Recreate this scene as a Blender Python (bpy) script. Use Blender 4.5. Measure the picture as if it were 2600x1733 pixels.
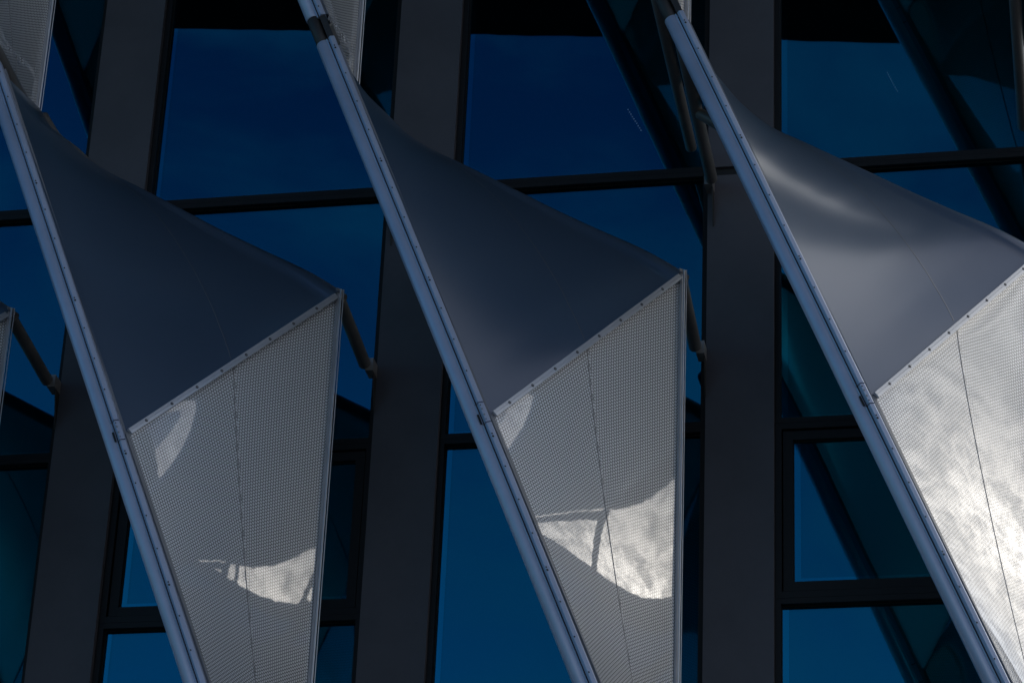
import bpy, bmesh, math, random
from mathutils import Vector, Matrix
random.seed(4)
V = Vector
for o in list(bpy.data.objects):
    bpy.data.objects.remove(o)
SC = bpy.context.scene
COL = SC.collection
Z0 = 1.58                       # metres from the survey origin down to the pavement
R_ = math.radians

# ------------------------------------------------------------------ camera
cam_d = bpy.data.cameras.new('camera')
cam = bpy.data.objects.new('camera', cam_d)
COL.objects.link(cam)
yaw, pitch, roll = 0.206951526, 0.487136271, 0.0450105907
fw = V((-math.sin(yaw) * math.cos(pitch), math.cos(yaw) * math.cos(pitch), math.sin(pitch)))
rt = V((math.cos(yaw), math.sin(yaw), 0))
up = rt.cross(fw)
RR = rt * math.cos(roll) + up * math.sin(roll)
UU = -rt * math.sin(roll) + up * math.cos(roll)
m = Matrix.Identity(4)
for i in range(3):
    m[i][0], m[i][1], m[i][2] = RR[i], UU[i], -fw[i]
m.translation = V((12.2250522, -23.7515064, 0.0188 + Z0))
cam.matrix_world = m
cam_d.sensor_width = 36.0
cam_d.lens = 7735.15675 * 36.0 / 2600.0
cam_d.clip_start = 0.1
cam_d.clip_end = 5000
SC.camera = cam

# ------------------------------------------------------------------ sky, sun, exposure
SUN_AZ, SUN_EL = 26.0, 28.0      # degrees from +X towards +Y, elevation
sd = V((math.cos(R_(SUN_EL)) * math.cos(R_(SUN_AZ)), math.cos(R_(SUN_EL)) * math.sin(R_(SUN_AZ)), math.sin(R_(SUN_EL))))
world = bpy.data.worlds.new('World')
SC.world = world
world.use_nodes = True
nt = world.node_tree
for n in list(nt.nodes):
    nt.nodes.remove(n)
class NT:
    """small helper for node graphs"""
    def __init__(s, tree): s.t = tree
    def n(s, typ, **kw):
        nd = s.t.nodes.new(typ)
        for k, v in kw.items():
            setattr(nd, k, v)
        return nd
    def l(s, a, b): s.t.links.new(a, b)
    def val(s, sock, x):
        if hasattr(x, 'is_linked') or hasattr(x, 'links'):
            s.l(x, sock)
        else:
            sock.default_value = x
    def math(s, op, a, b=0.0, c=None, clamp=False):
        nd = s.n('ShaderNodeMath', operation=op, use_clamp=clamp)
        s.val(nd.inputs[0], a); s.val(nd.inputs[1], b)
        if c is not None: s.val(nd.inputs[2], c)
        return nd.outputs[0]
    def vmath(s, op, a, b=None):
        nd = s.n('ShaderNodeVectorMath', operation=op)
        s.val(nd.inputs[0], a)
        if b is not None: s.val(nd.inputs[1], b)
        return nd
    def mixc(s, f, a, b, blend='MIX'):
        nd = s.n('ShaderNodeMix', data_type='RGBA', blend_type=blend)
        s.val(nd.inputs[0], f); s.val(nd.inputs[6], a); s.val(nd.inputs[7], b)
        return nd.outputs[2]
    def noise(s, vec, scale, detail=4, rough=0.5, dist=0.0):
        nd = s.n('ShaderNodeTexNoise')
        s.val(nd.inputs['Vector'], vec)
        nd.inputs['Scale'].default_value = scale; nd.inputs['Detail'].default_value = detail
        nd.inputs['Roughness'].default_value = rough; nd.inputs['Distortion'].default_value = dist
        return nd.outputs[0]
    def ramp(s, f, a, b, smooth=True):
        nd = s.n('ShaderNodeMapRange', interpolation_type='SMOOTHSTEP' if smooth else 'LINEAR')
        s.val(nd.inputs[0], f); nd.inputs[1].default_value = a; nd.inputs[2].default_value = b
        return nd.outputs[0]
w = NT(nt)
sky = w.n('ShaderNodeTexSky', sky_type='NISHITA', sun_disc=False)
sky.sun_elevation = R_(SUN_EL)
sky.sun_rotation = R_(90 - SUN_AZ)      # clockwise from +Y
sky.altitude = 30; sky.air_density = 1.0; sky.dust_density = 0.4; sky.ozone_density = 4.0
tc = w.n('ShaderNodeTexCoord')
dirn = w.vmath('NORMALIZE', tc.outputs['Generated']).outputs[0]
dot = w.vmath('DOT_PRODUCT', dirn, tuple(sd)).outputs['Value']
# deep polarised blue of the clear half of the sky
sep = w.n('ShaderNodeSeparateXYZ'); w.l(dirn, sep.inputs[0])
hz = w.ramp(sep.outputs[2], 0.58, 0.30)
tint = w.mixc(hz, (0.17, 0.30, 0.50, 1), (0.46, 0.92, 1.04, 1))
blue = w.mixc(1.0, sky.outputs[0], tint, 'MULTIPLY')
# thin veils in the clear half
veil = w.ramp(w.noise(w.vmath('MULTIPLY', dirn, (1.0, 1.0, 2.0)).outputs[0], 7.0, 6, 0.55, 0.5), 0.40, 0.68)
blue = w.mixc(w.math('MULTIPLY', veil, 0.42), blue, (1.1, 2.1, 3.3, 1))
# broken cloud sheet round the veiled sun
cvec = w.vmath('MULTIPLY', w.vmath('ADD', dirn, (3.1, 0.4, 1.7)).outputs[0], (1.0, 1.5, 2.6)).outputs[0]
n1 = w.noise(cvec, 9.0, 9, 0.62, 0.35)
n2 = w.noise(w.vmath('MULTIPLY', cvec, (1.0, 0.45, 1.0)).outputs[0], 75.0, 6, 0.62, 0.2)
nsum = w.math('ADD', w.math('MULTIPLY', n1, 0.68), w.math('MULTIPLY', n2, 0.32))
near = w.ramp(dot, 0.60, 0.99)
cover = w.ramp(w.math('ADD', nsum, w.math('MULTIPLY', near, 0.42)), 0.60, 0.86)
cover = w.math('MULTIPLY', cover, w.ramp(dot, 0.50, 0.93))
glow = w.math('POWER', w.math('MAXIMUM', dot, 0.0), 42.0)
core = w.math('POWER', w.math('MAXIMUM', dot, 0.0), 900.0)
lum = w.math('ADD', w.math('MULTIPLY', glow, 27.0), w.math('ADD', w.math('MULTIPLY', near, 9.5), 1.0))
lum = w.math('ADD', lum, w.math('MULTIPLY', core, 45.0))
thick = w.math('ADD', 0.45, w.math('MULTIPLY', w.ramp(nsum, 0.40, 0.61), 1.15))
lum = w.math('MULTIPLY', lum, thick)
ccol = w.mixc(w.ramp(dot, 0.75, 0.995), (0.66, 0.80, 1.0, 1), (1.0, 0.94, 0.85, 1))
cc = w.vmath('SCALE', ccol); w.val(cc.inputs[3], lum)
skyc = w.mixc(cover, blue, cc.outputs[0])
# a pale cloud bank high on the right of the viewer
bk = w.ramp(w.vmath('DOT_PRODUCT', dirn, (0.500, -0.300, 0.812)).outputs['Value'], 0.80, 0.975)
bn_ = w.ramp(w.noise(w.vmath('MULTIPLY', dirn, (1.2, 1.2, 2.6)).outputs[0], 3.4, 4, 0.5, 0.3), 0.30, 0.66)
bank = w.math('MULTIPLY', w.math('MULTIPLY', bk, w.ramp(sep.outputs[2], 0.60, 0.80)), w.math('ADD', 0.35, w.math('MULTIPLY', bn_, 0.65)))
skyc = w.mixc(bank, skyc, (5.2, 5.1, 5.6, 1))
# pale haze low over the horizon on the sunny side
hzd = w.vmath('DOT_PRODUCT', dirn, (0.695, -0.719, 0.0)).outputs['Value']
haze = w.math('MULTIPLY', w.ramp(sep.outputs[2], 0.40, 0.08), w.ramp(hzd, 0.42, 0.96))
skyc = w.mixc(haze, skyc, (12.0, 12.2, 12.8, 1))
bg = w.n('ShaderNodeBackground'); bg.inputs[1].default_value = 0.10
w.l(skyc, bg.inputs[0])
out = w.n('ShaderNodeOutputWorld'); w.l(bg.outputs[0], out.inputs[0])

sun_d = bpy.data.lights.new('sun', 'SUN')
sun_d.energy = 0.75; sun_d.angle = R_(75); sun_d.color = (1.0, 0.95, 0.88)
sun = bpy.data.objects.new('sun', sun_d); COL.objects.link(sun)
sun.rotation_euler = (-sd).to_track_quat('-Z', 'Y').to_euler()
sun.location = (30, 4, 30)

SC.view_settings.view_transform = 'Standard'
SC.view_settings.look = 'None'
SC.view_settings.exposure = 0.0
SC.view_settings.gamma = 1.0
SC.cycles.use_denoising = True
SC.cycles.max_bounces = 8

# ------------------------------------------------------------------ materials
def new_mat(name):
    mt = bpy.data.materials.new(name); mt.use_nodes = True
    t = mt.node_tree
    p = t.nodes['Principled BSDF']
    return mt, NT(t), p
def simple(name, col, rough=0.5, metal=0.0, spec=0.5, var=0.12, scale=3.0, bump=0.0, bscale=40.0, coat=0.0):
    mt, h, p = new_mat(name)
    tcn = h.n('ShaderNodeTexCoord')
    f = h.noise(tcn.outputs['Object'], scale, 6, 0.65)
    a = tuple(c * (1 - var) for c in col) + (1,); b = tuple(min(1, c * (1 + var)) for c in col) + (1,)
    h.l(h.mixc(h.ramp(f, 0.3, 0.7), a, b), p.inputs['Base Color'])
    h.l(h.math('ADD', rough - 0.05, h.math('MULTIPLY', f, 0.1)), p.inputs['Roughness'])
    p.inputs['Metallic'].default_value = metal
    p.inputs['Specular IOR Level'].default_value = spec
    p.inputs['Coat Weight'].default_value = coat
    p.inputs['Coat Roughness'].default_value = 0.08
    if bump:
        bn = h.n('ShaderNodeBump'); bn.inputs['Strength'].default_value = bump; bn.inputs['Distance'].default_value = 0.01
        h.l(h.noise(tcn.outputs['Object'], bscale, 4), bn.inputs['Height']); h.l(bn.outputs[0], p.inputs['Normal'])
    return mt
M = {}
M['paint'] = simple('pale_painted_steel', (0.36, 0.43, 0.58), 0.34, metal=0.25, var=0.06, scale=2.0)
M['alu'] = simple('anodised_aluminium', (0.52, 0.54, 0.58), 0.36, metal=0.35, var=0.06)
M['strip'] = simple('grey_edge_strip', (0.20, 0.21, 0.23), 0.5, var=0.08)
M['steel'] = simple('dark_steel', (0.12, 0.118, 0.115), 0.42, var=0.15)
M['rubber'] = simple('dark_sleeve', (0.022, 0.020, 0.019), 0.5, var=0.15)
M['seam'] = simple('seam_tape', (0.24, 0.24, 0.25), 0.5, var=0.1)
M['black'] = simple('black_recess', (0.006, 0.006, 0.007), 0.6, var=0.1)
M['frame'] = simple('black_window_frame', (0.008, 0.009, 0.011), 0.5, var=0.15, spec=0.25)
M['pilaster'] = simple('dark_grey_cladding', (0.088, 0.088, 0.104), 0.62, var=0.10, scale=1.3, bump=0.02, bscale=160, spec=0.3)
M['soffit'] = simple('dark_soffit', (0.03, 0.03, 0.032), 0.8, var=0.1, spec=0.1)
M['paving'] = simple('dark_paving', (0.11, 0.11, 0.11), 0.8, var=0.25, scale=0.8)
M['interior'] = simple('dark_interior', (0.004, 0.005, 0.006), 0.9, var=0.1, spec=0.0)

def glass_mat():
    mt, h, p = new_mat('blue_tinted_glass')
    t = h.t
    t.nodes.remove(p)
    tcn = h.n('ShaderNodeTexCoord')
    gl = h.n('ShaderNodeBsdfGlossy'); gl.inputs['Roughness'].default_value = 0.012
    f = h.noise(tcn.outputs['Object'], 0.8, 3)
    oi = h.n('ShaderNodeObjectInfo')
    h.l(h.mixc(h.math('ADD', h.math('MULTIPLY', f, 0.5), h.math('MULTIPLY', oi.outputs['Random'], 0.5)), (0.005, 0.145, 0.215, 1), (0.009, 0.195, 0.275, 1)), gl.inputs['Color'])
    bn = h.n('ShaderNodeBump'); bn.inputs['Strength'].default_value = 0.07; bn.inputs['Distance'].default_value = 0.01
    h.l(h.noise(tcn.outputs['Object'], 1.1, 2), bn.inputs['Height']); h.l(bn.outputs[0], gl.inputs['Normal'])
    tr = h.n('ShaderNodeBsdfTransparent'); tr.inputs[0].default_value = (0.22, 0.26, 0.30, 1)
    ad = h.n('ShaderNodeAddShader'); h.l(gl.outputs[0], ad.inputs[0]); h.l(tr.outputs[0], ad.inputs[1])
    h.l(ad.outputs[0], t.nodes['Material Output'].inputs[0])
    return mt
M['glass'] = glass_mat()
def edge_reflection():  # glass copy with the edge reflection put into a brighter colour
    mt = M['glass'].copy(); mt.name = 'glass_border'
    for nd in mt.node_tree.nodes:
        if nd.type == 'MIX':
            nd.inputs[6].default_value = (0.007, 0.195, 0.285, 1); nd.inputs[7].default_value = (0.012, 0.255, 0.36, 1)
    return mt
M['glass_edge'] = edge_reflection()

def translucent(h, p, col, f):
    tl = h.n('ShaderNodeBsdfTranslucent'); h.val(tl.inputs[0], col)
    mx = h.n('ShaderNodeMixShader'); mx.inputs[0].default_value = f
    h.l(p.outputs[0], mx.inputs[1]); h.l(tl.outputs[0], mx.inputs[2])
    h.l(mx.outputs[0], h.t.nodes['Material Output'].inputs[0])
def membrane_mat():
    mt, h, p = new_mat('coated_membrane')
    tcn = h.n('ShaderNodeTexCoord')
    f = h.noise(tcn.outputs['Object'], 1.3, 5, 0.6)
    base = h.mixc(f, (0.072, 0.122, 0.205, 1), (0.092, 0.148, 0.24, 1))
    # a few small scuffs and specks
    vor = h.n('ShaderNodeTexVoronoi'); vor.inputs['Scale'].default_value = 3.2
    h.l(tcn.outputs['Object'], vor.inputs['Vector'])
    spk = h.math('LESS_THAN', vor.outputs['Distance'], 0.022)
    base = h.mixc(h.math('MULTIPLY', spk, 0.7), base, (0.03, 0.03, 0.03, 1))
    geo = h.n('ShaderNodeNewGeometry')          # uncoated pale rear face
    h.l(h.mixc(geo.outputs['Backfacing'], base, (0.17, 0.18, 0.20, 1)), p.inputs['Base Color'])
    p.inputs['Roughness'].default_value = 0.33
    p.inputs['Metallic'].default_value = 0.30
    p.inputs['Specular IOR Level'].default_value = 0.8
    p.inputs['Coat Weight'].default_value = 0.8; p.inputs['Coat IOR'].default_value = 2.1; p.inputs['Coat Roughness'].default_value = 0.19
    bn = h.n('ShaderNodeBump'); bn.inputs['Strength'].default_value = 0.35; bn.inputs['Distance'].default_value = 0.02
    h.l(h.noise(tcn.outputs['Object'], 0.9, 2), bn.inputs['Height']); h.l(bn.outputs[0], p.inputs['Normal'])
    translucent(h, p, (0.24, 0.29, 0.34, 1), 0.28)
    return mt
M['membrane'] = membrane_mat()

PITCH = 0.0290
def dots_mat():
    """foil printed with a close-packed lattice of pale discs (UV in metres)"""
    mt, h, p = new_mat('dot_printed_foil')
    uv = h.n('ShaderNodeUVMap'); uv.uv_map = 'metres'
    s = h.n('ShaderNodeSeparateXYZ'); h.l(uv.outputs[0], s.inputs[0])
    a = h.math('DIVIDE', s.outputs[0], PITCH * math.sqrt(3))       # across
    b = h.math('DIVIDE', s.outputs[1], PITCH)                      # along the stacked discs
    def cell(da, db):
        fa = h.math('SUBTRACT', h.math('FRACT', h.math('ADD', a, 100.0 + da)), 0.5)
        fb = h.math('SUBTRACT', h.math('FRACT', h.math('ADD', b, 100.0 + db)), 0.5)
        fa = h.math('MULTIPLY', fa, math.sqrt(3))
        return h.math('SQRT', h.math('ADD', h.math('MULTIPLY', fa, fa), h.math('MULTIPLY', fb, fb)))
    d = h.math('MINIMUM', cell(0, 0), cell(0.5, 0.5))
    disc = h.math('SUBTRACT', 1.0, h.ramp(d, 0.405, 0.445))
    tcn = h.n('ShaderNodeTexCoord')
    f = h.noise(tcn.outputs['Object'], 2.2, 5, 0.6)
    pale = h.mixc(f, (0.77, 0.795, 0.83, 1), (0.84, 0.86, 0.88, 1))
    geo = h.n('ShaderNodeNewGeometry')          # the rear film is dark grey
    face = h.mixc(disc, (0.035, 0.037, 0.042, 1), pale)
    h.l(h.mixc(geo.outputs['Backfacing'], face, h.mixc(disc, (0.02, 0.02, 0.02, 1), (0.09, 0.09, 0.09, 1))), p.inputs['Base Color'])
    p.inputs['Roughness'].default_value = 0.42
    p.inputs['Specular IOR Level'].default_value = 0.4
    p.inputs['Coat Weight'].default_value = 1.0
    p.inputs['Coat IOR'].default_value = 1.9
    p.inputs['Coat Roughness'].default_value = 0.03
    bn = h.n('ShaderNodeBump'); bn.inputs['Strength'].default_value = 0.10; bn.inputs['Distance'].default_value = 0.01
    h.l(h.noise(tcn.outputs['Object'], 2.5, 3), bn.inputs['Height'])
    h.l(bn.outputs[0], p.inputs['Coat Normal'])
    translucent(h, p, h.mixc(disc, (0.02, 0.022, 0.025, 1), (0.32, 0.34, 0.36, 1)), 0.06)
    return mt
M['dots'] = dots_mat()
def glint_mat():
    mt, h, p = new_mat('lit_lamp')
    p.inputs['Emission Color'].default_value = (0.8, 0.9, 1.0, 1)
    p.inputs['Emission Strength'].default_value = 0.7
    return mt
M['led'] = glint_mat()

# ------------------------------------------------------------------ mesh helpers
def link(name, bm, mats, parent=None, smooth=False):
    me = bpy.data.meshes.new(name)
    bm.normal_update(); bm.to_mesh(me); bm.free()
    for mm in (mats if isinstance(mats, (list, tuple)) else [mats]):
        me.materials.append(M[mm])
    if smooth:
        for pl in me.polygons: pl.use_smooth = True
    o = bpy.data.objects.new(name, me); COL.objects.link(o)
    if parent is not None: o.parent = parent
    return o
def box(bm, x0, x1, y0, y1, z0, z1, mi=0):
    vs = [bm.verts.new((x, y, z)) for z in (z0, z1) for y in (y0, y1) for x in (x0, x1)]
    for q in ((0, 2, 3, 1), (4, 5, 7, 6), (0, 1, 5, 4), (2, 6, 7, 3), (0, 4, 6, 2), (1, 3, 7, 5)):
        bm.faces.new([vs[i] for i in q]).material_index = mi
def obox(bm, c, ax, ay, az, hx, hy, hz, mi=0):
    """oriented box: centre, three unit axes, half sizes"""
    vs = [bm.verts.new(c + ax * (sx * hx) + ay * (sy * hy) + az * (sz * hz)) for sz in (-1, 1) for sy in (-1, 1) for sx in (-1, 1)]
    for q in ((0, 2, 3, 1), (4, 5, 7, 6), (0, 1, 5, 4), (2, 6, 7, 3), (0, 4, 6, 2), (1, 3, 7, 5)):
        bm.faces.new([vs[i] for i in q]).material_index = mi
def sweep(bm, pts, radii, n=28, cap=True, mi=0):
    """round tube through a list of points, one radius per point"""
    pts = [V(p) for p in pts]
    t0 = (pts[1] - pts[0]).normalized()
    ref = V((0, 1, 0)) if abs(t0.y) < 0.8 else V((1, 0, 0))
    u = t0.cross(ref).normalized()
    rings = []
    for i, p in enumerate(pts):
        t = (pts[min(i + 1, len(pts) - 1)] - pts[max(i - 1, 0)]).normalized()
        u = (u - t * u.dot(t)).normalized(); v = t.cross(u)
        rings.append([bm.verts.new(p + (u * math.cos(2 * math.pi * k / n) + v * math.sin(2 * math.pi * k / n)) * radii[i]) for k in range(n)])
    for a, b in zip(rings, rings[1:]):
        for k in range(n):
            f = bm.faces.new((a[k], a[(k + 1) % n], b[(k + 1) % n], b[k])); f.smooth = True; f.material_index = mi
    if cap:
        bm.faces.new(rings[0][::-1]).material_index = mi; bm.faces.new(rings[-1]).material_index = mi
def tube(bm, a, b, r, n=28, ch=0.008, mi=0):
    a, b = V(a), V(b); t = (b - a).normalized()
    sweep(bm, [a, a + t * ch * 0.3, a + t * ch, b - t * ch, b - t * ch * 0.3, b], [r - ch, r - ch * 0.3, r, r, r - ch * 0.3, r - ch], n, True, mi)
def extrude(bm, prof, o, e1, e2, t, length, mi=0):
    """closed profile [(a, b)] in the e1/e2 plane at o, pushed along t"""
    A = [bm.verts.new(o + e1 * a + e2 * b) for a, b in prof]
    B = [bm.verts.new(o + e1 * a + e2 * b + t * length) for a, b in prof]
    n = len(prof)
    for i in range(n):
        bm.faces.new((A[i], A[(i + 1) % n], B[(i + 1) % n], B[i])).material_index = mi
    bm.faces.new(A[::-1]).material_index = mi; bm.faces.new(B).material_index = mi
    bmesh.ops.recalc_face_normals(bm, faces=bm.faces[:])
def disc(bm, c, nrm, r, n=12, h=0.0015, mi=0, up_=None):
    nrm = nrm.normalized(); u = nrm.orthogonal().normalized(); v = nrm.cross(u)
    lo = [bm.verts.new(c + (u * math.cos(6.28318 * k / n) + v * math.sin(6.28318 * k / n)) * r) for k in range(n)]
    hi = [bm.verts.new(x.co + nrm * h) for x in lo]
    for k in range(n):
        bm.faces.new((lo[k], lo[(k + 1) % n], hi[(k + 1) % n], hi[k])).material_index = mi
    bm.faces.new(hi).material_index = mi

def empty(name, loc, label, cat, group=None):
    o = bpy.data.objects.new(name, None); COL.objects.link(o)
    o.location = loc; o.empty_display_size = 0.3
    o['label'] = label; o['category'] = cat
    if group: o['group'] = group
    return o

# ------------------------------------------------------------------ ground
bm = bmesh.new()
S = 1500
vs = [bm.verts.new(c) for c in ((-S, -S, 0), (S, -S, 0), (S, S, 0), (-S, S, 0))]
bm.faces.new(vs)
g = link('ground', bm, 'paving'); g['kind'] = 'structure'

# ------------------------------------------------------------------ building
bld = empty('office_building', (6, 0.3, 0), 'dark office facade of grey pilasters and deep blue windows behind the sunshades', 'building')
OFF = V((-6, -0.3, Z0))
def blink(name, bm, mats, parent=bld, first=True):
    if parent is bld:
        bmesh.ops.translate(bm, verts=bm.verts[:], vec=OFF)
        return link(name, bm, mats, bld)
    bmesh.ops.translate(bm, verts=bm.verts[:], vec=OFF)
    return link(name, bm, mats, parent)
ZB, ZT = -Z0, 22.4
KMIN, KMAX = -3, 4
GY = 0.13                        # glass plane
for k in range(KMIN, KMAX + 1):
    bm = bmesh.new()
    # cladding panels with a fine shadow joint every storey
    js = [ZB, 3.4, 7.08, 10.76, 14.44 + 0.0, 18.12, ZT]
    js = [ZB, 7.22, 14.53, 21.84, ZT]
    for a, b in zip(js, js[1:]):
        box(bm, 3 * k, 3 * k + 0.602, 0, 0.45, a + (0.0 if a == ZB else 0.045), b - (0.0 if b == ZT else 0.045))
    box(bm, 3 * k + 0.004, 3 * k + 0.598, 0.035, 0.44, ZB, ZT - 0.002, 1)
    blink('pilaster', bm, ['pilaster', 'black'])
# building shell behind: dark rooms, roof
bm = bmesh.new()
box(bm, 3 * KMIN, 12.6, 2.6, 14, ZB, ZT)
blink('wall', bm, 'interior')
bm = bmesh.new()
box(bm, 3 * KMIN, 12.6, 0.46, 2.59, 14.5, 14.75); box(bm, 3 * KMIN, 12.6, 0.46, 2.59, 7.1, 7.4)
box(bm, 12.5, 12.6, 0.455, 2.6, ZB, ZT)
blink('floor_slab', bm, 'interior')
# roof slab and deep overhang whose skewed front edge is mirrored in the glass
bm = bmesh.new()
def yfr(x): return -8.30 - 0.163 * (x - 0.69)
xs = (3 * KMIN - 6, 14.2)
bot = [bm.verts.new(c) for c in ((xs[0], yfr(xs[0]), 22.5), (xs[1], yfr(xs[1]), 22.5), (xs[1], 14.2, 22.5), (xs[0], 14.2, 22.5))]
top = [bm.verts.new(v.co + V((0, 0, 0.7))) for v in bot]
bm.faces.new(bot[::-1]); bm.faces.new(top)
for i in range(4): bm.faces.new((bot[i], bot[(i + 1) % 4], top[(i + 1) % 4], top[i]))
bmesh.ops.recalc_face_normals(bm, faces=bm.faces[:])
rf = blink('roof', bm, 'soffit')
bm = bmesh.new()
box(bm, 13.95, 14.19, -10.3, 14.0, 20.8, 22.495)  # unseen downstand added at the roof end to shade the upper fins
blink('end_fascia', bm, 'soffit', rf)

def window(x0, x1, z0, z1, sash=False, fw_=0.05, top_open=False):
    """frame (part) with pane and, for opening lights, an inner sash (sub-parts)"""
    bm = bmesh.new()
    def ring(a, b, c, d, t, y0, y1, tb=None):
        tb = t if tb is None else tb
        box(bm, a, a + t, y0, y1, c, d); box(bm, b - t, b, y0, y1, c, d)
        box(bm, a + t, b - t, y0 + 0.002, y1 - 0.002, c, c + tb); box(bm, a + t, b - t, y0 + 0.002, y1 - 0.002, d - tb, d)
    ring(x0, x1, z0, z1, fw_, 0.06, 0.22)
    fo = blink('window', bm, 'frame')
    a, b, c, d = x0 + fw_, x1 - fw_, z0 + fw_, z1 - fw_
    if sash:
        bm = bmesh.new()
        ring(a + 0.012, b - 0.012, c + 0.012, d - 0.012, 0.085, 0.085, 0.19)
        blink('sash', bm, 'frame', fo)
        a += 0.097; b -= 0.097; c += 0.097; d -= 0.097
    bm = bmesh.new()
    # gasket line set just inside the frame
    e = 0.007
    for q in ((a, a + e, c, d), (b - e, b, c, d), (a + e, b - e, c, c + e), (a + e, b - e, d - e, d)):
        box(bm, q[0], q[1], GY - 0.012, GY - 0.001, q[2], q[3])
    blink('gasket', bm, 'black', fo)
    bm = bmesh.new()
    box(bm, a, b, GY, GY + 0.024, c, d)
    ew = 0.055                       # double-glazing edge reflection, painted as a paler strip
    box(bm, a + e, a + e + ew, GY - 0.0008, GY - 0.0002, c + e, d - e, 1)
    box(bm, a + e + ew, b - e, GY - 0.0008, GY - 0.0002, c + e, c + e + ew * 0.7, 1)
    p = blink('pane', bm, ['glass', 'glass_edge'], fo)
    return fo
for k in range(KMIN, KMAX):
    x0, x1 = 3 * k + 0.604, 3 * k + 2.998
    window(x0, x1, 14.575, 21.8, fw_=0.052)
    window(x0, x1, 11.96, 14.573, fw_=0.048)
    if k % 2 == 1:
        window(x0, x1, 10.30, 11.958, sash=True, fw_=0.06)
        window(x0, x1, 7.25, 10.298, fw_=0.052)
    else:
        window(x0, x1, 7.25, 11.958, fw_=0.048)
    window(x0, x1, 3.6, 7.248, fw_=0.05)
    window(x0, x1, ZB + 0.2, 3.598, fw_=0.05)

# glowing dots standing in for pin-point reflections in the upper glass
for (xa, za, xb, zb, lab, st) in ((8.16, 15.58, 8.29, 15.34, 'short slanting row of ten bright pin-point lamps behind the middle upper window', 1.0),
                              (10.62, 15.80, 10.71, 15.585, 'short slanting row of faint pin-point lamps behind the right upper window', 0.45)):
    P0, P1 = V((xa, 0.5, za)), V((xb, 0.5, zb))
    bm = bmesh.new()
    for i in range(10):
        c = P0.lerp(P1, i / 9)
        obox(bm, V((0, 0, 0)) + (c - P0), V((1, 0, 0)), V((0, 1, 0)), V((0, 0, 1)), 0.0058 * st ** .5, 0.004, 0.0040 * st ** .5)
    o = link('lamp_row', bm, 'led'); o.location = P0 + V((0, 0, Z0))
    o['label'] = lab; o['category'] = 'lamp row'

# ------------------------------------------------------------------ sunshade fin
ZL = 7.2                                        # local origin height of a fin
SL = 0.4075                                     # run of the mast, metres across per metre down
t_ = V((SL, 0, -1)).normalized(); e1 = V((1, 0, SL)).normalized(); e2 = V((0, -1, 0))
def mastc(z): return V((0.078 + SL * (14.3 - z), -2.72, z - ZL))
def railp(z): return V((0.204 + SL * (14.3 - z), -2.775, z - ZL))
ZTOP, ZEND = 14.40, 7.27
N = V((1.672, -2.725, 10.778 - ZL)); T = V((2.985, -1.352, 12.745 - ZL))
D = V((2.995, -1.352, 7.39 - ZL))
EDGE = [(0.0, 14.83), (0.09, 14.68), (0.18, 14.56), (0.35, 14.42), (0.52, 14.25), (0.78, 14.06), (1.02, 13.92), (1.48, 13.64), (1.82, 13.435), (2.23, 13.20), (2.66, 12.955), (2.985, 12.722)]
def spline(pts, s):
    """Catmull-Rom through pts by chord length, s in 0..1"""
    P = [V(p) for p in pts]
    L = [0.0]
    for a, b in zip(P, P[1:]): L.append(L[-1] + (b - a).length)
    x = s * L[-1]; i = 0
    while i < len(P) - 2 and L[i + 1] < x: i += 1
    u = (x - L[i]) / (L[i + 1] - L[i])
    p0, p1, p2, p3 = P[max(i - 1, 0)], P[i], P[i + 1], P[min(i + 2, len(P) - 1)]
    return 0.5 * ((2 * p1) + (p2 - p0) * u + (2 * p0 - 5 * p1 + 4 * p2 - p3) * u * u + (3 * p1 - p0 - 3 * p2 + p3) * u ** 3)
def edge(s):
    q = spline([(x, 0, z - ZL) for x, z in EDGE], s)
    return V((q.x, -1.352, q.z))
RA = railp(14.30) + e1 * -0.012 + V((0, 0.02, 0)); RN = V((1.668, -2.712, 10.752 - ZL))
NU, NV = 56, 72
def mem_grid():
    G = [[None] * (NV + 1) for _ in range(NU + 1)]
    for j in range(NV + 1):
        s = j / NV
        a = RA.lerp(RN, s); b = edge(s)
        for i in range(NU + 1):
            u = i / NU
            u2 = u
            G[i][j] = a.lerp(b, u2)
    return G
G = mem_grid()
def normal_at(i, j):
    a = G[min(i + 1, NU)][j] - G[max(i - 1, 0)][j]; b = G[i][min(j + 1, NV)] - G[i][max(j - 1, 0)]
    n = a.cross(b)
    if n.y > 0: n = -n
    return n.normalized()
NRM = [[normal_at(i, j) for j in range(NV + 1)] for i in range(NU + 1)]
MSAG = 0.07; MV = 0.8; UK = -0.28; PVP = 0.69; PPW = 0.8
def mem_pt(i, j):
    u, s = i / NU, j / NV
    p = G[i][j].copy()
    p += NRM[i][j] * (MSAG * 4 * u * (1 - u) * math.sin(math.pi * s ** MV))
    d = (G[NU][j] - G[i][j]).length          # distance to the top edge: cloth rides over the edge pipe
    r = 0.045
    if d < 4 * r:
        q = d / (4 * r)
        p += NRM[i][j] * (0.034 * math.sin(math.pi * q) ** 1.3 * max(0.0, min(1.0, s * 2.5 - 0.4)))
    return p

def rail_piece(bm, z0, z1):
    prof = [(-0.078, -0.02), (-0.078, 0.052), (-0.070, 0.058), (-0.066, 0.052), (-0.064, 0.034), (-0.058, 0.034),
            (-0.056, 0.058), (-0.040, 0.078), (-0.036, 0.080), (-0.006, 0.064), (0.0, 0.056), (0.0, -0.02)]
    L = (z0 - z1) * math.sqrt(1 + SL * SL)
    extrude(bm, prof, railp(z0) + V((0, 0.055, 0)) - e2 * 0.0 , e1, e2, t_, L)

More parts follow.
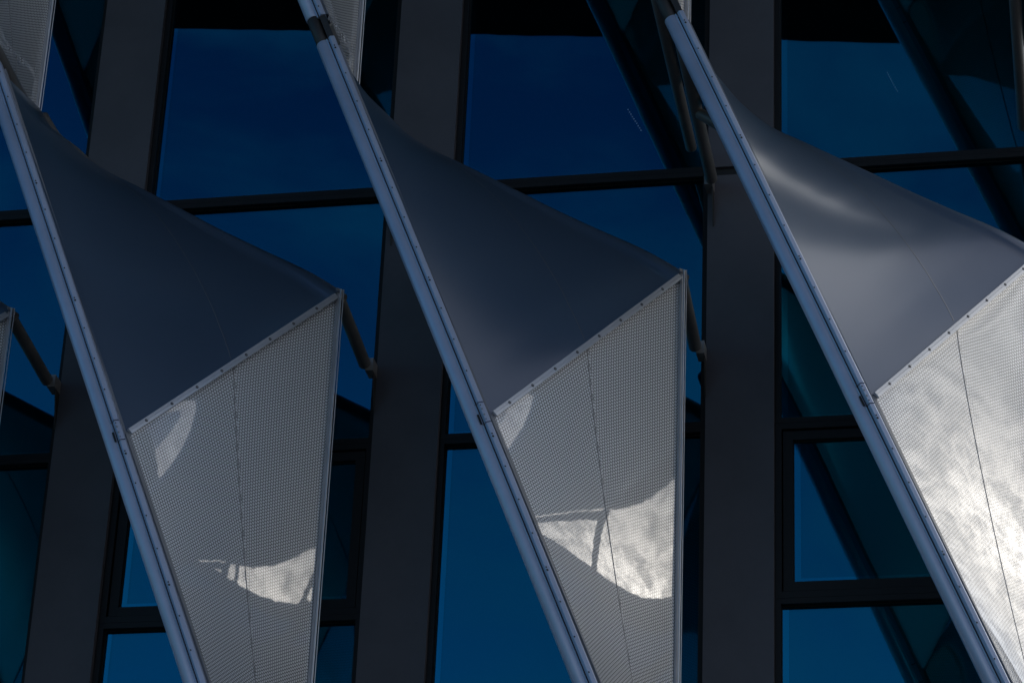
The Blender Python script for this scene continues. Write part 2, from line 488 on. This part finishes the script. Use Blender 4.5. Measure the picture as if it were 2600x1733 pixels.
def build_fin(x, zoff, label, first):
    root = empty('sunshade_fin', (x, 0, Z0 + ZL + zoff), label, 'sunshade', 'angular sunshade fins fixed along the facade')
    # --- main mast
    bm = bmesh.new(); tube(bm, mastc(ZTOP - 0.02), mastc(ZEND), 0.062, 40, 0.010)
    link('mast', bm, 'paint', root)
    bm = bmesh.new()
    tube(bm, mastc(ZTOP - 0.03), mastc(ZTOP + 0.255), 0.057, 28, 0.003)
    obox(bm, (railp(ZTOP) + railp(ZTOP + 0.26)) / 2 + V((0, 0.03, 0)) + e1 * -0.032, e1, e2, t_, 0.026, 0.03, 0.15)
    link('spigot', bm, 'rubber', root)
    # --- rails above and below the joint, with tiny fixing holes
    for (za, zb) in ((ZTOP + 0.02, 10.850), (10.664, ZEND + 0.02)):
        bm = bmesh.new(); rail_piece(bm, za, zb)
        z = za - 0.10; c = 0
        fn = (e2 * 1.0 - e1 * 0.25).normalized()
        while z > zb + 0.05:
            base = railp(z) + V((0, 0.055, 0)) + e1 * -0.030 + e2 * 0.0785
            disc(bm, base, (e2 + e1 * 0.5).normalized(), 0.0070, 10, 0.0015, 1)
            if c % 4 == 0:
                disc(bm, base + t_ * 0.026, (e2 + e1 * 0.5).normalized(), 0.0095, 10, 0.0015, 1)
            z -= 0.29; c += 1
        link('rail', bm, ['paint', 'black'], root)
    bm = bmesh.new(); rail_piece(bm, 10.840, 10.674)
    for q in (0.02, 0.145):
        disc(bm, railp(10.84 - q) + V((0, 0.055, 0)) + e1 * -0.030 + e2 * 0.0785, (e2 + e1 * 0.5).normalized(), 0.0052, 10, 0.0015, 1)
    for q in (0.055, 0.105):
        disc(bm, railp(10.84 - q) + V((0, 0.055, 0)) + e1 * -0.030 + e2 * 0.0785, (e2 + e1 * 0.5).normalized(), 0.0085, 12, 0.0015, 2)
    obox(bm, railp(10.72) + V((0, 0.055, 0)) + e1 * -0.079 + e2 * 0.035, e1, e2, t_, 0.008, 0.028, 0.045, 1)
    link('rail_joint', bm, ['paint', 'black', 'strip'], root)
    bm = bmesh.new()
    obox(bm, (railp(ZTOP) + railp(ZEND)) / 2 + V((0, 0.04, 0)) + e1 * -0.035, e1, e2, t_, 0.030, 0.03, (ZTOP - ZEND) / 2 * math.sqrt(1 + SL * SL) - 0.01)
    link('gasket', bm, 'black', root)
    # --- dark strip joining the mast to the cloth
    bm = bmesh.new()
    obox(bm, (railp(14.36) + railp(7.33)) / 2 + V((0, 0.072, 0)) + e1 * 0.004, e1, e2, t_, 0.014, 0.014, 7.03 / 2 * math.sqrt(1 + SL * SL))
    link('edge_strip', bm, 'strip', root)
    # --- upper membrane
    bm = bmesh.new()
    vg = [[bm.verts.new(mem_pt(i, j)) for j in range(NV + 1)] for i in range(NU + 1)]
    for i in range(NU):
        for j in range(NV):
            f = bm.faces.new((vg[i][j], vg[i][j + 1], vg[i + 1][j + 1], vg[i + 1][j])); f.smooth = True
    mo = link('membrane', bm, 'membrane', root)
    # welded seam: a narrow raised band across the cloth
    bm = bmesh.new()
    prev = None; n = 60
    for q in range(n + 1):
        f = q / n
        s = 1.0 + (0.17 - 1.0) * f; u = 0.473 + (0.985 - 0.473) * (f ** 1.1)
        i, j = min(u * NU, NU - 0.001), min(s * NV, NV - 0.001)
        i0, j0 = int(i), int(j)
        def mp(i_, j_): return mem_pt(min(i_, NU), min(j_, NV))
        p = (mp(i0, j0) * (1 - (i - i0)) + mp(i0 + 1, j0) * (i - i0)) * (1 - (j - j0)) + (mp(i0, j0 + 1) * (1 - (i - i0)) + mp(i0 + 1, j0 + 1) * (i - i0)) * (j - j0)
        nn = NRM[i0][j0]
        if prev is not None:
            d = (p - prev[0]).normalized(); sdv = d.cross(nn).normalized() * 0.0055
            ring = [bm.verts.new(p + sdv - nn * 0.003), bm.verts.new(p + sdv * 0.6 + nn * 0.0011), bm.verts.new(p - sdv * 0.6 + nn * 0.0011), bm.verts.new(p - sdv - nn * 0.003)]
            if prev[1]:
                for a in range(3):
                    bm.faces.new((prev[1][a], prev[1][a + 1], ring[a + 1], ring[a])).smooth = True
            prev = (p, ring)
        else:
            prev = (p, None)
    link('seam', bm, 'membrane', mo)
    # --- curved pipe carrying the top edge
    bm = bmesh.new()
    pts = [edge(q / 40) + V((0, 0.075, -0.045)) for q in range(41)]
    sweep(bm, pts, [0.062] * 41, 24)
    link('edge_pipe', bm, 'steel', root)
    # --- clamp bar with eight bolts
    b = (T - N).normalized(); nb = V((0.63, -0.75, 0.10)); nb = (nb - b * nb.dot(b)).normalized(); wv = b.cross(nb).normalized()
    if wv.z > 0: wv = -wv
    A0 = N + wv * 0.026 + nb * 0.012; A1 = T - b * 0.10 + wv * 0.026 + nb * 0.012
    bm = bmesh.new()
    L = (A1 - A0).length
    prof = [(-0.027, -0.012), (-0.027, 0.009), (-0.024, 0.012), (-0.0022, 0.0125), (-0.001, 0.009), (0.001, 0.009), (0.0022, 0.0125), (0.024, 0.011), (0.027, 0.008), (0.027, -0.012)]
    extrude(bm, prof, A0, wv, nb, b, L)
    cb = link('clamp_bar', bm, 'alu', root)
    B0 = V((1.785, -2.634, 10.906 - ZL)); B1 = V((2.848, -1.573, 12.472 - ZL))
    for q in range(8):
        c = B0.lerp(B1, q / 7); c = A0 + b * (c - A0).dot(b)
        bm = bmesh.new()
        disc(bm, c + nb * 0.0115, nb, 0.0135, 16, 0.0015, 1)
        disc(bm, c + nb * 0.0130, nb, 0.0085, 12, 0.004, 0)
        disc(bm, c + nb * 0.0170, nb, 0.0038, 6, 0.001, 1)
        link('bolt', bm, ['strip', 'black'], cb)
    # --- dot printed lower panel: ruled between the mast and the vertical edge
    PL0, PL1 = V((1.676, -2.708, 10.772 - ZL)), V((0.204 + SL * (14.3 - 7.32) + 0.024, -2.70, 7.32 - ZL))
    PR0, PR1 = V((2.955, -1.365, 12.69 - ZL)), V((2.962, -1.365, 7.42 - ZL))
    nu, nv = 48, 80
    def PP(u, v):
        a = PL0.lerp(PL1, v); c = PR0.lerp(PR1, v)
        p = a.lerp(c, u)
        nrm = (c - a).cross((PL1 - PL0).lerp(PR1 - PR0, u)).normalized()
        if nrm.y > 0: nrm = -nrm
        return p + nrm * (PSAG * 4 * u * (1 - u) * (1 + UK * (u - 0.5)) * max(0.0, math.sin(math.pi * v ** PVP)) ** PPW)
    bm = bmesh.new(); uvl = bm.loops.layers.uv.new('metres')
    gv = [[bm.verts.new(PP(i / nu, j / nv)) for j in range(nv + 1)] for i in range(nu + 1)]
    US = 0.49
    isplit = round(US * nu)
    tl = (PL1 - PL0).normalized()
    def uvof(vert, left):
        p = vert.co
        if left:
            a = (p - PL0).dot(tl); bq = math.sqrt(max(0, (p - PL0).length_squared - a * a)); return (bq, a)
        return ((V((p.x, p.y, 0)) - V((PR0.x, PR0.y, 0))).length, p.z)
    for i in range(nu):
        for j in range(nv):
            f = bm.faces.new((gv[i][j], gv[i][j + 1], gv[i + 1][j + 1], gv[i + 1][j])); f.smooth = True
            for lp in f.loops:
                lp[uvl].uv = uvof(lp.vert, i < isplit)
    po = link('dotted_panel', bm, 'dots', root)
    bm = bmesh.new(); prev = None
    for j in range(nv + 1):
        v = j / nv; p = PP(US, v); du = (PP(US + 0.01, v) - PP(US - 0.01, v)).normalized()
        nn = du.cross(V((0.1, 0, -1))).normalized()
        if nn.y > 0: nn = -nn
        ring = [bm.verts.new(p + du * 0.0075 - nn * 0.003), bm.verts.new(p + du * 0.004 + nn * 0.003), bm.verts.new(p - du * 0.004 + nn * 0.003), bm.verts.new(p - du * 0.0075 - nn * 0.003)]
        if prev:
            for a in range(3): bm.faces.new((prev[a], prev[a + 1], ring[a + 1], ring[a])).smooth = True
        prev = ring
    link('seam', bm, 'seam', po)
    # grey hems between panel and mast / vertical edge
    bm = bmesh.new(); prev = None
    for j in range(nv + 1):
        v = j / nv; p = PP(0, v); du = (PP(0.02, v) - p).normalized(); nn = du.cross(tl).normalized()
        if nn.y > 0: nn = -nn
        ring = [bm.verts.new(p - du * 0.034 - nn * 0.002), bm.verts.new(p - du * 0.034 + nn * 0.004), bm.verts.new(p + du * 0.004 + nn * 0.004), bm.verts.new(p + du * 0.004 - nn * 0.002)]
        if prev:
            for a in range(4): bm.faces.new((prev[a], prev[(a + 1) % 4], ring[(a + 1) % 4], ring[a]))
        prev = ring
    bmesh.ops.recalc_face_normals(bm, faces=bm.faces[:])
    link('hem', bm, 'strip', root)
    bm = bmesh.new()
    fx = V((0.69, 0.72, 0))
    for j in range(1):
        a = V((2.972, -1.365, 12.70 - ZL)); c = V((2.976, -1.365, 7.41 - ZL))
        ax = (c - a).normalized(); ay = fx; az = ax.cross(ay).normalized()
        obox(bm, (a + c) / 2, ay, az, ax, 0.019, 0.004, (c - a).length / 2)
    tube(bm, (2.992, -1.372, 12.735 - ZL), (2.996, -1.372, 7.40 - ZL), 0.0095, 12, 0.002)
    tube(bm, (3.008, -1.345, 12.745 - ZL), (3.010, -1.345, 7.40 - ZL), 0.0050, 10, 0.001)
    link('side_frame', bm, 'alu', root)
    bm = bmesh.new()
    a, c = PL1 + V((0, 0, -0.02)), PR1 + V((0, 0, -0.015)); ax = (c - a).normalized()
    obox(bm, (a + c) / 2, ax, V((0, 0, 1)), ax.cross(V((0, 0, 1))).normalized(), (c - a).length / 2, 0.022, 0.008)
    link('bottom_bar', bm, 'strip', root)
    # corner cap at the tip
    bm = bmesh.new()
    obox(bm, T + V((-0.012, 0.004, -0.035)), fx, fx.cross(V((0, 0, 1))).normalized(), V((0, 0, 1)), 0.036, 0.010, 0.040)
    link('corner_plate', bm, 'strip', root)
    # --- strut from the tip back to the facade, with its clip and gusset
    bm = bmesh.new()
    tube(bm, (2.95, -1.27, 12.70 - ZL), (2.925, -0.145, 12.64 - ZL), 0.056, 28, 0.012)
    link('strut', bm, 'steel', root)
    def clip(cx, cz, nm='bracket'):
        bm = bmesh.new()
        box(bm, cx - 0.030, cx + 0.042, -0.17, -0.006, cz - 0.062, cz + 0.062, 1)
        p = [(-0.01, cz - 0.062), (-0.12, cz - 0.062), (-0.01, cz - 0.42)]
        A = [bm.verts.new((cx + 0.030, y, z)) for y, z in p]; B = [bm.verts.new((cx + 0.042, y, z)) for y, z in p]
        bm.faces.new(A); bm.faces.new(B[::-1])
        for i in range(3): bm.faces.new((A[i], B[i], B[(i + 1) % 3], A[(i + 1) % 3]))
        bmesh.ops.recalc_face_normals(bm, faces=bm.faces[:])
        link(nm, bm, ['rubber', 'steel2'], root)
    clip(2.965, 12.63 - ZL)
    # --- arm at the top of the mast (with its short branch) and arm at the foot
    bm = bmesh.new()
    tube(bm, (0.055, -0.15, 14.35 - ZL), (0.030, -2.64, 14.655 - ZL), 0.056, 28, 0.014)
    tube(bm, (0.07, -1.15, 14.44 - ZL), (0.44, -1.20, 14.12 - ZL), 0.050, 24, 0.008)
    link('support_arm', bm, 'steel', root)
    clip(0.02, 14.36 - ZL)
    bm = bmesh.new()
    tube(bm, (2.865, -0.15, 14.70 - 7.36 - ZL), (2.88, -2.66, 14.785 - 7.36 - ZL), 0.052, 28, 0.014)
    link('support_arm', bm, 'steel', root)
    return root
PSAG = -0.082
M['steel2'] = simple('bracket_steel', (0.30, 0.29, 0.28), 0.4, metal=0.5, var=0.1)

def copy_tree(o, parent=None):
    c = o.copy(); COL.objects.link(c); c.parent = parent
    for ch in o.children:
        copy_tree(ch, c)
    return c
labels = {
    (0, 0): 'sunshade fin cut off by the left edge, only its tip and side edge showing',
    (1, 0): 'dim dotted sunshade fin on the left, darkest of the three seen almost whole',
    (2, 0): 'grey dotted sunshade fin in the middle of the picture, upper cloth slate blue',
    (3, 0): 'brightest sunshade fin on the right, its dotted panel mirroring white cloud',
    (0, 1): 'dark lower point of a sunshade fin in the top left corner',
    (1, 1): 'dark foot of a sunshade fin joined above the middle mast, left of the second pilaster',
    (2, 1): 'grey foot of a sunshade fin just above the top of the right mast',
    (3, 1): 'sunshade fin high at the far right, seen only mirrored in the right window',
}
proto = build_fin(3.0, 0.0, labels[(1, 0)], True)
bpy.context.view_layer.update()
for (k, r), lab in labels.items():
    if (k, r) == (1, 0): continue
    c = copy_tree(proto)
    c.location = (3.0 * k, 0, Z0 + ZL + 7.36 * r)
    c['label'] = lab
